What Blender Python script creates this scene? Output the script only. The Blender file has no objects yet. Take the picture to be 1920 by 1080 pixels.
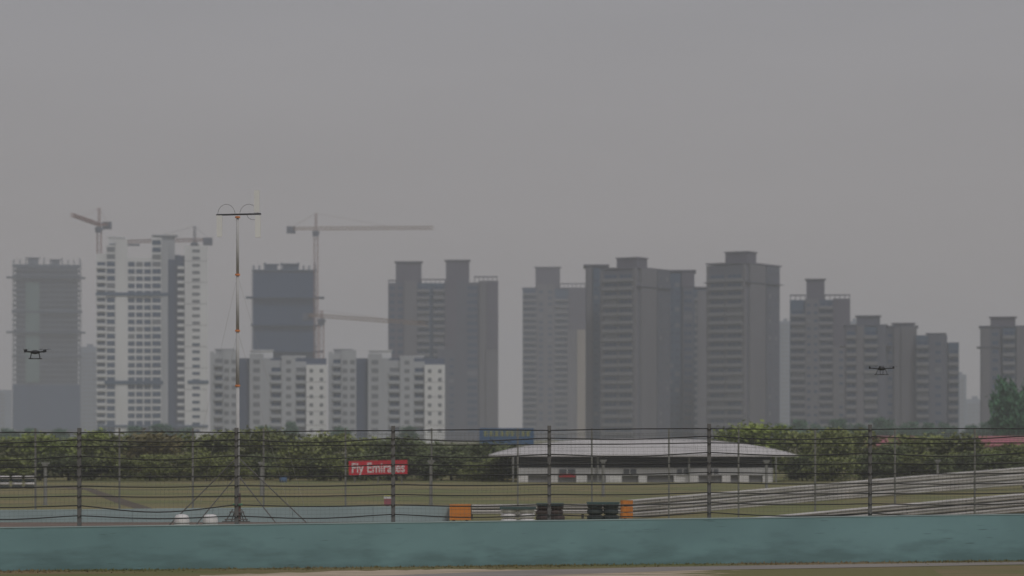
import bpy, math, random
from mathutils import Vector, Matrix
random.seed(7)
S = bpy.context.scene
COL = S.collection
R = math.radians

# ------------------------------------------------------------------ camera
FPX = 5250.0          # focal length in pixels of a 1920 wide frame
HOR = 812.0           # image row of the horizon
CAMH = 3.4
cam_d = bpy.data.cameras.new('camera')
cam = bpy.data.objects.new('camera', cam_d)
COL.objects.link(cam)
cam.location = (0, 0, CAMH)
cam.rotation_euler = (R(90), 0, 0)
cam_d.sensor_width = 36
cam_d.lens = FPX / 1920 * 36
cam_d.shift_y = (HOR - 540) / 1920
cam_d.clip_start = 0.5
cam_d.clip_end = 12000
cam_d.dof.use_dof = True
cam_d.dof.focus_distance = 73
cam_d.dof.aperture_fstop = 1.3
S.camera = cam

# ------------------------------------------------------------------ world, sun, exposure
SUN_EL, SUN_AZ = R(52), R(150)      # azimuth clockwise from +Y : behind the camera, to the right
w = bpy.data.worlds.new('World'); S.world = w; w.use_nodes = True
nt = w.node_tree; nt.nodes.clear()
sky = nt.nodes.new('ShaderNodeTexSky'); sky.sky_type = 'NISHITA'; sky.sun_disc = False
sky.sun_elevation = SUN_EL; sky.sun_rotation = SUN_AZ; sky.dust_density = 6; sky.air_density = 1.2
bw = nt.nodes.new('ShaderNodeRGBToBW')
tint = nt.nodes.new('ShaderNodeMix'); tint.data_type = 'RGBA'
tint.inputs[0].default_value = 0.90
nt.links.new(sky.outputs[0], tint.inputs[6])
OVERCAST = (4.22, 4.12, 4.20, 1)
tint.inputs[7].default_value = OVERCAST
# the overcast layer: a little warmer towards the horizon, cooler overhead, with very faint cloud structure
tcw = nt.nodes.new('ShaderNodeTexCoord'); spw = nt.nodes.new('ShaderNodeSeparateXYZ'); nt.links.new(tcw.outputs['Generated'], spw.inputs[0])
mrw = nt.nodes.new('ShaderNodeMapRange'); mrw.inputs[1].default_value = 0.0; mrw.inputs[2].default_value = .16
nt.links.new(spw.outputs[2], mrw.inputs[0])
gw = nt.nodes.new('ShaderNodeMix'); gw.data_type = 'RGBA'; nt.links.new(mrw.outputs[0], gw.inputs[0])
gw.inputs[6].default_value = (4.58, 4.16, 4.02, 1); gw.inputs[7].default_value = (4.28, 4.16, 4.34, 1)
mpw = nt.nodes.new('ShaderNodeMapping'); mpw.inputs['Scale'].default_value = (3, 3, 16); nt.links.new(tcw.outputs['Generated'], mpw.inputs[0])
nw = nt.nodes.new('ShaderNodeTexNoise'); nw.inputs['Scale'].default_value = 1.6; nw.inputs['Detail'].default_value = 4; nt.links.new(mpw.outputs[0], nw.inputs[0])
mw = nt.nodes.new('ShaderNodeMapRange'); mw.inputs[1].default_value = .3; mw.inputs[2].default_value = .7; mw.inputs[3].default_value = .965; mw.inputs[4].default_value = 1.035; nt.links.new(nw.outputs[0], mw.inputs[0])
vw = nt.nodes.new('ShaderNodeVectorMath'); vw.operation = 'SCALE'; nt.links.new(gw.outputs[2], vw.inputs[0]); nt.links.new(mw.outputs[0], vw.inputs['Scale'])
nt.links.new(vw.outputs[0], tint.inputs[7])
bg = nt.nodes.new('ShaderNodeBackground'); bg.inputs[1].default_value = 0.075
wo = nt.nodes.new('ShaderNodeOutputWorld')
nt.links.new(tint.outputs[2], bg.inputs[0]); nt.links.new(bg.outputs[0], wo.inputs[0])
nt.nodes.remove(bw)
sl = bpy.data.lights.new('sun', 'SUN'); sl.energy = 1.0; sl.angle = R(14); sl.color = (1, .985, .965)
so = bpy.data.objects.new('sun', sl); COL.objects.link(so)
so.rotation_euler = (R(90) - SUN_EL, 0, -SUN_AZ + math.pi)
so.location = (40, -60, 90)
S.view_settings.view_transform = 'Standard'; S.view_settings.look = 'None'
S.view_settings.exposure = 0.0; S.view_settings.gamma = 1; S.view_settings.use_curve_mapping = False
S.render.engine = 'CYCLES'
S.cycles.volume_bounces = 2; S.cycles.max_bounces = 6; S.cycles.diffuse_bounces = 3
S.cycles.use_denoising = True

# ------------------------------------------------------------------ helpers
def P(px, py, D):
    return Vector(((px - 960) / FPX * D, D, CAMH - (py - HOR) / FPX * D))
def X_(px, D): return (px - 960) / FPX * D
def Z_(py, D): return CAMH - (py - HOR) / FPX * D
def groundD(py): return CAMH * FPX / (py - HOR)

def tag(o, label=None, cat=None, group=None, kind=None):
    if label: o['label'] = label
    if cat: o['category'] = cat
    if group: o['group'] = group
    if kind: o['kind'] = kind
    return o
def empty(name, loc, rz=0, **k):
    o = bpy.data.objects.new(name, None); COL.objects.link(o)
    o.location = loc; o.rotation_euler = (0, 0, rz); o.empty_display_size = .3
    return tag(o, **k)

class MB:
    def __init__(s): s.v = []; s.f = []; s.m = []
    def face(s, pts, mi=0):
        n = len(s.v); s.v += [tuple(p) for p in pts]; s.f.append(tuple(range(n, n + len(pts)))); s.m.append(mi)
    def box(s, x0, x1, y0, y1, z0, z1, mi=0):
        n = len(s.v)
        s.v += [(x0,y0,z0),(x1,y0,z0),(x1,y1,z0),(x0,y1,z0),(x0,y0,z1),(x1,y0,z1),(x1,y1,z1),(x0,y1,z1)]
        for q in ((0,3,2,1),(4,5,6,7),(0,1,5,4),(1,2,6,5),(2,3,7,6),(3,0,4,7)):
            s.f.append(tuple(n+i for i in q)); s.m.append(mi)
    def bar(s, a, b, r0, r1=None, n=6, mi=0, cap=True):
        a = Vector(a); b = Vector(b); r1 = r0 if r1 is None else r1
        d = (b - a)
        if d.length < 1e-6: return
        d.normalize()
        u = d.orthogonal().normalized(); v = d.cross(u)
        k = len(s.v)
        for p, r in ((a, r0), (b, r1)):
            for i in range(n):
                t = 2*math.pi*i/n
                s.v.append(tuple(p + u*math.cos(t)*r + v*math.sin(t)*r))
        for i in range(n):
            j = (i+1) % n
            s.f.append((k+i, k+j, k+n+j, k+n+i)); s.m.append(mi)
        if cap:
            s.f.append(tuple(k+i for i in reversed(range(n)))); s.m.append(mi)
            s.f.append(tuple(k+n+i for i in range(n))); s.m.append(mi)
    def tube(s, pts, r, n=5, mi=0):
        pts = [Vector(p) for p in pts]; k = len(s.v); N = len(pts)
        for i, p in enumerate(pts):
            d = (pts[min(i+1, N-1)] - pts[max(i-1, 0)]).normalized()
            u = d.cross(Vector((0, 0, 1)))
            u = u.normalized() if u.length > 1e-4 else Vector((1, 0, 0))
            v = d.cross(u)
            for j in range(n):
                t = 2*math.pi*j/n
                s.v.append(tuple(p + u*math.cos(t)*r + v*math.sin(t)*r))
        for i in range(N-1):
            for j in range(n):
                a = k+i*n+j; b = k+i*n+(j+1) % n
                s.f.append((a, a+n, b+n, b)); s.m.append(mi)
        s.f.append(tuple(k+j for j in range(n))); s.m.append(mi)
        s.f.append(tuple(k+(N-1)*n+j for j in reversed(range(n)))); s.m.append(mi)
    def revolve(s, prof, c=(0,0,0), n=16, mi=0):
        c = Vector(c); k = len(s.v)
        for (r, z) in prof:
            for j in range(n):
                t = 2*math.pi*j/n; s.v.append((c.x+r*math.cos(t), c.y+r*math.sin(t), c.z+z))
        for i in range(len(prof)-1):
            for j in range(n):
                a = k+i*n+j; b = k+i*n+(j+1) % n
                s.f.append((a, b, b+n, a+n)); s.m.append(mi)
        s.f.append(tuple(k+j for j in reversed(range(n)))); s.m.append(mi)
        s.f.append(tuple(k+(len(prof)-1)*n+j for j in range(n))); s.m.append(mi)
    def mesh(s, name, mats, smooth=False):
        me = bpy.data.meshes.new(name); me.from_pydata(s.v, [], s.f)
        if not isinstance(mats, (list, tuple)): mats = [mats]
        for m in mats: me.materials.append(m)
        if len(mats) > 1: me.polygons.foreach_set('material_index', s.m)
        if smooth: me.polygons.foreach_set('use_smooth', [True]*len(s.f))
        me.update(); return me
    def build(s, name, mats, parent=None, smooth=False, loc=None, **k):
        o = bpy.data.objects.new(name, s.mesh(name, mats, smooth)); COL.objects.link(o)
        if parent: o.parent = parent
        if loc is not None: o.location = loc
        return tag(o, **k)

def inst(name, me, parent=None, loc=(0,0,0), rz=0, sc=None):
    o = bpy.data.objects.new(name, me); COL.objects.link(o)
    if parent: o.parent = parent
    o.location = loc; o.rotation_euler = (0, 0, rz)
    if sc: o.scale = sc
    return o
def copy_tree(o, parent=None):
    c = o.copy(); COL.objects.link(c)
    if parent: c.parent = parent
    for ch in list(o.children): copy_tree(ch, c)
    return c

# ------------------------------------------------------------------ materials
def mat(name, col, col2=None, scale=1.0, stretch=(1,1,1), rough=.8, metal=0, detail=4, lo=.35, hi=.65, bump=0, coords='Object', rnd=0, spec=.3, trans=0):
    m = bpy.data.materials.new(name); m.use_nodes = True
    t = m.node_tree; b = t.nodes['Principled BSDF']
    b.inputs['Roughness'].default_value = rough; b.inputs['Metallic'].default_value = metal
    b.inputs['Specular IOR Level'].default_value = spec
    if col2 is None: col2 = tuple(c*.8 for c in col)
    tc = t.nodes.new('ShaderNodeTexCoord'); mp = t.nodes.new('ShaderNodeMapping')
    mp.inputs['Scale'].default_value = stretch
    nz = t.nodes.new('ShaderNodeTexNoise'); nz.inputs['Scale'].default_value = scale; nz.inputs['Detail'].default_value = detail
    rp = t.nodes.new('ShaderNodeValToRGB')
    rp.color_ramp.elements[0].position = lo; rp.color_ramp.elements[1].position = hi
    rp.color_ramp.elements[0].color = (*col, 1); rp.color_ramp.elements[1].color = (*col2, 1)
    t.links.new(tc.outputs[coords], mp.inputs[0]); t.links.new(mp.outputs[0], nz.inputs[0])
    t.links.new(nz.outputs[0], rp.inputs[0])
    out = rp.outputs[0]
    if rnd:
        oi = t.nodes.new('ShaderNodeObjectInfo'); hs = t.nodes.new('ShaderNodeHueSaturation')
        ma = t.nodes.new('ShaderNodeMath'); ma.operation = 'MULTIPLY_ADD'
        ma.inputs[1].default_value = rnd*2; ma.inputs[2].default_value = 1-rnd
        t.links.new(oi.outputs['Random'], ma.inputs[0]); t.links.new(ma.outputs[0], hs.inputs['Value'])
        t.links.new(out, hs.inputs['Color']); out = hs.outputs[0]
    t.links.new(out, b.inputs['Base Color'])
    if bump:
        bp = t.nodes.new('ShaderNodeBump'); bp.inputs['Strength'].default_value = bump
        t.links.new(nz.outputs[0], bp.inputs['Height']); t.links.new(bp.outputs[0], b.inputs['Normal'])
    if trans: b.inputs['Transmission Weight'].default_value = trans
    return m
M = {}
M['grass'] = mat('grass', (.160,.172,.066), (.225,.190,.092), .12, (1,1.0,1), .95, detail=10, lo=.38, hi=.62)
M['verge'] = mat('verge', (.145,.150,.055), (.220,.165,.090), .8, (.22,1,1), .95, detail=10, lo=.36, hi=.62, bump=.3)
M['sand'] = mat('sand', (.56,.46,.36), (.34,.28,.20), 1.6, (.25,1,1), .95, detail=9)
M['pathc'] = mat('path_concrete', (.30,.27,.25), (.24,.22,.205), .9, (.3,1,1), .9, detail=8)
M['track'] = mat('track_brown', (.20,.145,.12), (.16,.125,.105), .6, (.3,1,1), .9)
M['darkpath'] = mat('dark_gravel', (.13,.105,.08), (.105,.09,.07), .8, (1,1,1), .95)
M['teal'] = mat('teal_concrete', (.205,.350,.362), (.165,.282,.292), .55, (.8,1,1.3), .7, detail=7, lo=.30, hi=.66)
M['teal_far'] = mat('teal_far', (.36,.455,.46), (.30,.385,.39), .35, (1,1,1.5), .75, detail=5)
M['cap'] = mat('pale_edge', (.33,.43,.42), (.24,.33,.33), 1.0, (.3,1,1), .7)
M['cable'] = mat('cable', (.030,.030,.028), (.022,.022,.022), 3, rough=.5, spec=.3)
M['wire'] = mat('mesh_wire', (.17,.17,.155), (.14,.14,.13), 3, rough=.6)
M['post'] = mat('fence_post', (.175,.172,.165), (.135,.132,.126), 2, rough=.7)
M['post_pale'] = mat('pale_post', (.28,.28,.27), (.22,.22,.21), 1.5, rough=.7)
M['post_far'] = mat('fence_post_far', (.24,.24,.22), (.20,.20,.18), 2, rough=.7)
M['rail'] = mat('galvanised_rail', (.62,.60,.575), (.48,.46,.44), .8, (.3,.3,1), .5, metal=.1, spec=.5)
M['orange'] = mat('orange', (.72,.26,.05), (.60,.22,.05), 1.5, rough=.6)
M['tyre'] = mat('tyre', (.032,.044,.044), (.05,.062,.06), 3, rough=.85)
M['tyre_white'] = mat('tyre_white', (.80,.78,.78), (.62,.60,.60), 2.0, rough=.8)
M['tyre_red'] = mat('tyre_brown', (.085,.06,.055), (.06,.05,.048), 2.0, rough=.8)
M['belt'] = mat('teal_belt', (.06,.11,.11), (.045,.075,.075), 1.0, rough=.7)
M['white'] = mat('white_paint', (.72,.71,.71), (.58,.57,.57), 1.5, rough=.6)
M['roofm'] = mat('pale_metal_roof', (.56,.54,.54), (.46,.445,.45), .5, (.35,1,1), .65)
M['pavw'] = mat('pavilion_wall', (.50,.495,.50), (.40,.40,.405), .5, rough=.8)
M['pavd'] = mat('pavilion_dark', (.12,.125,.14), (.09,.095,.105), .5, rough=.5)
M['pavs'] = mat('pavilion_shutters', (.27,.27,.28), (.21,.21,.22), .5, (1,1,1), .7)
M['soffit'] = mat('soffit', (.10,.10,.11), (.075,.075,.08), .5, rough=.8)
M['red'] = mat('banner_red', (.62,.022,.045), (.55,.02,.04), .8, rough=.6)
M['letter'] = mat('banner_letter', (.80,.76,.77), (.72,.68,.70), 1, rough=.6)
M['redroof'] = mat('red_roof', (.40,.13,.17), (.30,.14,.14), .5, rough=.7)
M['green_band'] = mat('green_band', (.12,.42,.24), (.10,.36,.2), 1, rough=.6)
M['mast'] = mat('mast_steel', (.50,.50,.50), (.44,.44,.445), 1.5, rough=.6)
M['mast_base'] = mat('mast_base', (.17,.10,.085), (.10,.085,.08), 1.5, rough=.7)
M['collar'] = mat('collar', (.75,.28,.11), (.65,.25,.1), 1.5, rough=.6)
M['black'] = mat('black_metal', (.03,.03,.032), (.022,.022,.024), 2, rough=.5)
M['antenna'] = mat('antenna_panel', (.80,.80,.78), (.74,.74,.72), 1, rough=.5)
M['blue'] = mat('billboard_blue', (.075,.15,.29), (.10,.15,.24), .6, rough=.6)
M['yellow'] = mat('billboard_yellow', (.42,.42,.14), (.34,.34,.14), 1.5, rough=.6)
M['bark'] = mat('bark', (.085,.068,.052), (.055,.045,.036), 4, (1,1,.3), .95)
LEAF = {}
for k, c1, c2 in (('olive', (.24,.27,.090), (.195,.222,.08)), ('lime', (.27,.33,.085), (.22,.265,.075)),
                  ('dark', (.165,.200,.088), (.135,.165,.078)), ('rust', (.20,.165,.085), (.19,.18,.08)),
                  ('far', (.075,.185,.095), (.055,.130,.070))):
    LEAF[k] = mat('leaves_'+k, c1, c2, .9, rough=.85, rnd=.18, detail=3)
# far buildings
def wallmat(n, c, c2=None):
    return mat(n, c, c2 or tuple(v*.86 for v in c), .10, (1,1,.25), .85, detail=6)
B_WHITE = wallmat('white_render', (.70,.71,.72)); B_PALE = wallmat('pale_render', (.40,.42,.45))
B_BROWN = wallmat('brown_render', (.106,.114,.150)); B_TAUPE = wallmat('taupe_render', (.152,.150,.170))
B_BEIGE = wallmat('beige_render', (.34,.305,.265)); B_BLUE = wallmat('blue_grey_render', (.062,.105,.170))
B_NAVY = wallmat('navy_net', (.028,.062,.13)); B_SLAB = wallmat('raw_concrete', (.145,.175,.22))
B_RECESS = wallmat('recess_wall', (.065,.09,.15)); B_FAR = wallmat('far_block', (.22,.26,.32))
B_PARA = wallmat('parapet_render', (.205,.208,.225)); B_CON = wallmat('construction_core', (.065,.09,.13))
B_GREEN = wallmat('green_net', (.11,.175,.165)); B_MAUVE = wallmat('mauve_render', (.112,.106,.140))
GLASS = mat('window_glass', (.022,.055,.120), (.036,.075,.140), .06, rough=.25, spec=.4)
GLASS2 = mat('window_glass_pale', (.16,.175,.20), (.125,.14,.165), .08, rough=.35, spec=.4)
FRAME = mat('window_frame', (.22,.22,.22), (.18,.18,.185), 1, rough=.6)
CR_RED = mat('crane_red', (.34,.19,.155), (.28,.16,.14), 1, rough=.6); CR_GREY = mat('crane_grey', (.13,.145,.185), (.10,.11,.14), 1, rough=.6)
CR_YEL = mat('crane_yellow', (.42,.29,.20), (.36,.25,.17), 1, rough=.6)

def stain(m, dirt, top=.75, scale=(.5,1,2.2)):
    """splashed dirt, its own blotchy shape, commoner near the foot of the wall"""
    t = m.node_tree; b = t.nodes['Principled BSDF']; src = b.inputs['Base Color'].links[0].from_socket
    g = t.nodes.new('ShaderNodeNewGeometry'); sp = t.nodes.new('ShaderNodeSeparateXYZ'); t.links.new(g.outputs['Position'], sp.inputs[0])
    mr = t.nodes.new('ShaderNodeMapRange'); mr.inputs[1].default_value = 0; mr.inputs[2].default_value = top; mr.inputs[3].default_value = .26; mr.inputs[4].default_value = -.10
    t.links.new(sp.outputs[2], mr.inputs[0])
    mp = t.nodes.new('ShaderNodeMapping'); mp.inputs['Scale'].default_value = scale; t.links.new(g.outputs['Position'], mp.inputs[0])
    nz = t.nodes.new('ShaderNodeTexNoise'); nz.inputs['Scale'].default_value = 1.5; nz.inputs['Detail'].default_value = 8; nz.inputs['Roughness'].default_value = .55
    t.links.new(mp.outputs[0], nz.inputs[0])
    ad = t.nodes.new('ShaderNodeMath'); t.links.new(nz.outputs[0], ad.inputs[0]); t.links.new(mr.outputs[0], ad.inputs[1])
    r2 = t.nodes.new('ShaderNodeMapRange'); r2.inputs[1].default_value = .50; r2.inputs[2].default_value = .78; r2.inputs[3].default_value = 0; r2.inputs[4].default_value = .5
    t.links.new(ad.outputs[0], r2.inputs[0])
    mx = t.nodes.new('ShaderNodeMix'); mx.data_type = 'RGBA'; t.links.new(r2.outputs[0], mx.inputs[0]); t.links.new(src, mx.inputs[6]); mx.inputs[7].default_value = (*dirt, 1)
    # short scuffs
    mp2 = t.nodes.new('ShaderNodeMapping'); mp2.inputs['Scale'].default_value = (1.1,1,14); t.links.new(g.outputs['Position'], mp2.inputs[0])
    n2 = t.nodes.new('ShaderNodeTexNoise'); n2.inputs['Scale'].default_value = 1.3; n2.inputs['Detail'].default_value = 3; t.links.new(mp2.outputs[0], n2.inputs[0])
    r3 = t.nodes.new('ShaderNodeMapRange'); r3.inputs[1].default_value = .68; r3.inputs[2].default_value = .74; r3.inputs[4].default_value = .6
    t.links.new(n2.outputs[0], r3.inputs[0])
    m2 = t.nodes.new('ShaderNodeMix'); m2.data_type = 'RGBA'; t.links.new(r3.outputs[0], m2.inputs[0]); t.links.new(mx.outputs[2], m2.inputs[6]); m2.inputs[7].default_value = (*dirt, 1)
    t.links.new(m2.outputs[2], b.inputs['Base Color'])
stain(M['teal'], (.080,.135,.135))
def patchy(m, other, x0, x1):
    """the sand thins out into grass in ragged patches towards x1"""
    t = m.node_tree; b = t.nodes['Principled BSDF']; src = b.inputs['Base Color'].links[0].from_socket
    g = t.nodes.new('ShaderNodeNewGeometry'); sp = t.nodes.new('ShaderNodeSeparateXYZ'); t.links.new(g.outputs['Position'], sp.inputs[0])
    mr = t.nodes.new('ShaderNodeMapRange'); mr.inputs[1].default_value = x0; mr.inputs[2].default_value = x1; mr.inputs[3].default_value = -.08; mr.inputs[4].default_value = .40
    t.links.new(sp.outputs[0], mr.inputs[0])
    mp = t.nodes.new('ShaderNodeMapping'); mp.inputs['Scale'].default_value = (.28,.8,1); t.links.new(g.outputs['Position'], mp.inputs[0])
    nz = t.nodes.new('ShaderNodeTexNoise'); nz.inputs['Scale'].default_value = 2.2; nz.inputs['Detail'].default_value = 10; nz.inputs['Roughness'].default_value = .65
    t.links.new(mp.outputs[0], nz.inputs[0])
    ad = t.nodes.new('ShaderNodeMath'); t.links.new(nz.outputs[0], ad.inputs[0]); t.links.new(mr.outputs[0], ad.inputs[1])
    r2 = t.nodes.new('ShaderNodeMapRange'); r2.inputs[1].default_value = .54; r2.inputs[2].default_value = .64
    t.links.new(ad.outputs[0], r2.inputs[0])
    mx = t.nodes.new('ShaderNodeMix'); mx.data_type = 'RGBA'; t.links.new(r2.outputs[0], mx.inputs[0]); t.links.new(src, mx.inputs[6]); mx.inputs[7].default_value = (*other, 1)
    t.links.new(mx.outputs[2], b.inputs['Base Color'])
patchy(M['sand'], (.165,.155,.060), 2.0, 8.5)
# ------------------------------------------------------------------ ground and its sheets
def ground():
    mb = MB()
    ys = [-150,-40,20,50,60,64,68,72,76,82,90,100,108,120,135,150,170,190,210,240,300,400,600,900,1300,1800,2500,3400]
    xs = [-2400,-1200,-600,-300,-150,-80,-50,-35,-25,-15,-8,0,8,15,25,35,50,80,150,300,600,1200,2400]
    for y in ys:
        for x in xs:
            z = 0.0
            if y > 230: z = -.25
            mb.v.append((x, y, z))
    n = len(xs)
    for i in range(len(ys)-1):
        for j in range(n-1):
            a = i*n+j; mb.f.append((a, a+1, a+n+1, a+n)); mb.m.append(0)
    mb.build('ground', M['grass'], kind='structure')
ground()
def sheet(name, top, bot, m, z=.004, wob=0.0, sub=24, seed=1):
    """ribbon between two image-measured edges, laid flat on the ground at its real distance"""
    rr = random.Random(seed); mb = MB()
    def samp(e, t):
        f = t*(len(e)-1); i = min(int(f), len(e)-2); f -= i
        return e[i][0]*(1-f)+e[i+1][0]*f, e[i][1]*(1-f)+e[i+1][1]*f
    pts = []
    for k in range(sub+1):
        row = []
        for q, e in enumerate((top, bot)):
            x, y = samp(e, k/sub); row.append((x + rr.uniform(-wob, wob)*.5, y + rr.uniform(-wob, wob), z))
        pts.append(row)
    for k in range(sub):
        mb.face([pts[k][0], pts[k][1], pts[k+1][1], pts[k+1][0]])
    mb.build(name, m, kind='structure')
def G(px, py):
    D = groundD(py); return (X_(px, D), D)
sheet('verge', [(-30, 68.2), (-13, 69.2), (0, 71.8), (14, 74.6), (32, 78.2)], [(-30, 50), (-13, 55), (0, 55), (14, 55), (32, 55)], M['verge'], .004)
sheet('gravel', [G(380,1079), G(620,1072), G(860,1067.5), G(1100,1070), G(1350,1068), G(1750,1068)], [(-7, 63), (-4, 62), (-1, 61), (2.2, 61.5), (5, 62), (10, 64)], M['sand'], .008, .25, 60, 3)
a0, a1, a2, a3 = G(700,1081), G(1000,1069.5), G(1280,1063), G(1920,1054)
b0, b1, b2, b3 = G(700,1094), G(1000,1080), G(1280,1070.5), G(1920,1059)
sheet('path', [(-30,58.5), a0, a1, a2, a3, (36, 79.5)], [(-30,57), b0, b1, b2, b3, (36, 78.0)], M['pathc'], .012, 0, 60)
sheet('track', [(-40, 106.4), (-20, 106.6), (G(860,978)[0], 107.0)], [(-40, 88), (-20, 88), (-3, 88)], M['track'], .004)
sheet('service_path', [G(-60,912), G(120,911), G(170,915), G(215,930), G(250,942), G(285,953)], [G(-60,916), G(120,915), G(160,918.5), G(190,932), G(225,946), G(262,956)], M['darkpath'], .006, 0, 30)

# ------------------------------------------------------------------ near teal wall
def wallD(px): return 68.9 + px/1920*5.6
def wall():
    root = empty('concrete_wall', (0, wallD(960), 0), label='long near teal painted concrete wall along the bottom of the picture', cat='wall')
    body = MB(); cap = MB()
    pxs = [-500 + i*145 for i in range(21)]
    oy = wallD(960)
    for i in range(len(pxs)-1):
        p, q = pxs[i], pxs[i+1]
        A = Vector((X_(p, wallD(p)), wallD(p)-oy, 0)); Bq = Vector((X_(q, wallD(q)), wallD(q)-oy, 0))
        d = (Bq-A).normalized(); nrm = Vector((-d.y, d.x, 0))
        zt = lambda s: Z_(989.2 - 25.2*s/1920, wallD(s))
        g = d*0.0
        for (m_, z0a, z0b, z1a, z1b, t0, t1) in ((body, -.3, -.3, zt(p)-.018, zt(q)-.018, 0, .32), (cap, zt(p)-.0175, zt(q)-.0175, zt(p), zt(q), -.012, .332)):
            a = A + nrm*t0; b = Bq + nrm*t0; c = Bq + nrm*t1; e = A + nrm*t1
            if m_ is body: a = a + g; b = b - g; c = c - g; e = e + g
            k = len(m_.v)
            for v, zz in ((a,z0a),(b,z0b),(c,z0b),(e,z0a)): m_.v.append((v.x, v.y, zz))
            for v, zz in ((a,z1a),(b,z1b),(c,z1b),(e,z1a)): m_.v.append((v.x, v.y, zz))
            for f in ((0,3,2,1),(4,5,6,7),(0,1,5,4),(1,2,6,5),(2,3,7,6),(3,0,4,7)):
                m_.f.append(tuple(k+x for x in f)); m_.m.append(0)
    body.build('wall_panel', M['teal'], root)
    cap.build('coping', M['cap'], root)
wall()
# grass tufts at the foot of the wall : nobody could count them
def tufts():
    rr = random.Random(4); mb = MB()
    for _ in range(9000):
        px = rr.uniform(-150, 2070)
        dens = .5 + .5*math.sin(px*.011) * math.sin(px*.0037+1)
        if rr.random() > dens*.9+.12: continue
        D = wallD(px) - abs(rr.gauss(0, .5)) - .03
        x = X_(px, D); h = rr.uniform(.01, .045)*(1.0 if wallD(px)-D > .25 else 1.5)
        a = rr.uniform(0, math.pi); r = rr.uniform(.008, .03)
        mb.face([(x-r*math.cos(a), D-r*math.sin(a), .004), (x+r*math.cos(a), D+r*math.sin(a), .004), (x+rr.uniform(-.03,.03), D+rr.uniform(-.03,.03), h)])
    mb.build('grass_tufts', M['verge'], label='short dry grass growing along the foot of the near teal wall', cat='grass', kind='stuff')
tufts()

# ------------------------------------------------------------------ debris fences
def near_fence():
    root = empty('debris_fence', (0, wallD(960)+.5, 0), label='near debris fence of dark cables and posts rising behind the near teal wall', cat='fence')
    oy = root.location.y
    posts = [-441, -147, 148, 443, 737, 1030, 1330, 1632, 1934, 2236]
    tops = {148:[811.4,824.4,837,855,873.9,892.5,911.4,930,948,967], 443:[811,824.4,836,854.5,873.6,892.5,910.5,930,946.7,967.5],
            737:[807.5,821.7,834,852.8,871,889.7,908.6,927,946.7,964.3], 1030:[807,821.4,833.4,851.7,870.2,889.4,908.3,927,946,965],
            1330:[803.6,817.7,830.3,848.2,867.2,885.5,904.7,923.6,942.4,961], 1632:[805,818.3,831.3,849.3,869,887.6,906.4,925,944.4,962.5]}
    tops[-147] = [y+1.5 for y in tops[148]]; tops[-441] = tops[-147]
    tops[1934] = [y-1 for y in tops[1632]]; tops[2236] = tops[1934]
    sags = [0.0, 5.5, .8, 6.5, 2.8, 2.0, 2.0, 2.2, 4.5, 6.0]
    D = lambda p: wallD(p) + .42
    rr = random.Random(9)
    for ci in range(10):
        pts = []
        for i in range(len(posts)-1):
            p, q = posts[i], posts[i+1]; ya, yb = tops[p][ci], tops[q][ci]
            sg = sags[ci]*rr.uniform(.75, 1.2) + rr.uniform(-.6,.6)
            if ci == 8 and p == 148: sg = 13
            if ci == 8 and p != 148: sg = 3
            if ci == 0: sg = rr.choice((-1.5, .8, -1.0))
            N = 12
            for k in range(N):
                t = k/N; px = p+(q-p)*t
                py = ya+(yb-ya)*t + sg*math.sin(math.pi*t)**1.25 + rr.uniform(-.12,.12)
                v = P(px, py, D(px)); v.y -= oy; pts.append(v)
        mb = MB(); mb.tube(pts, .0165, 6); mb.build('cable', M['cable'], root, smooth=True)
    for p in posts:
        x = X_(p, D(p)); y = D(p)+.07-oy; zt = Z_(tops[p][0]-9, D(p)); mb = MB()
        wdt = .048
        mb.box(x-wdt, x+wdt, y-.045, y-.037, -.02, zt); mb.box(x-wdt, x+wdt, y+.037, y+.045, -.02, zt); mb.box(x-.006, x+.006, y-.037, y+.037, -.02, zt)
        mb.box(x-wdt-.03, x+wdt+.03, y-.08, y+.08, -.02, .02)
        for ci in range(10):
            zc = Z_(tops[p][ci], D(p)); mb.box(x-.02, x+.02, y-.09, y-.0452, zc-.018, zc+.018)
        mb.build('post', M['post'], root)
    # woven mesh : thin horizontal and vertical wires
    mb = MB(); z0 = .95
    x0, x1 = X_(-441, D(-441)), X_(2236, D(2236))
    n = 0; x = x0
    slope = (D(2236)-D(-441))/(x1-x0)
    while x < x1:
        y = D(-441)+(x-x0)*slope+.03-oy
        mb.bar((x, y, z0), (x, y, 3.42), .0018, n=3, cap=False); x += .11
    z = z0
    while z < 3.42:
        pts = []
        for i in range(len(posts)-1):
            for k in range(6):
                t = k/6; p = posts[i]+(posts[i+1]-posts[i])*t
                pts.append(Vector((X_(p, D(p)), D(p)+.03-oy, z - .03*math.sin(math.pi*t))))
        mb.tube(pts, .0028, 3); z += .105
    mb.build('mesh', M['wire'], root)
near_fence()

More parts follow.
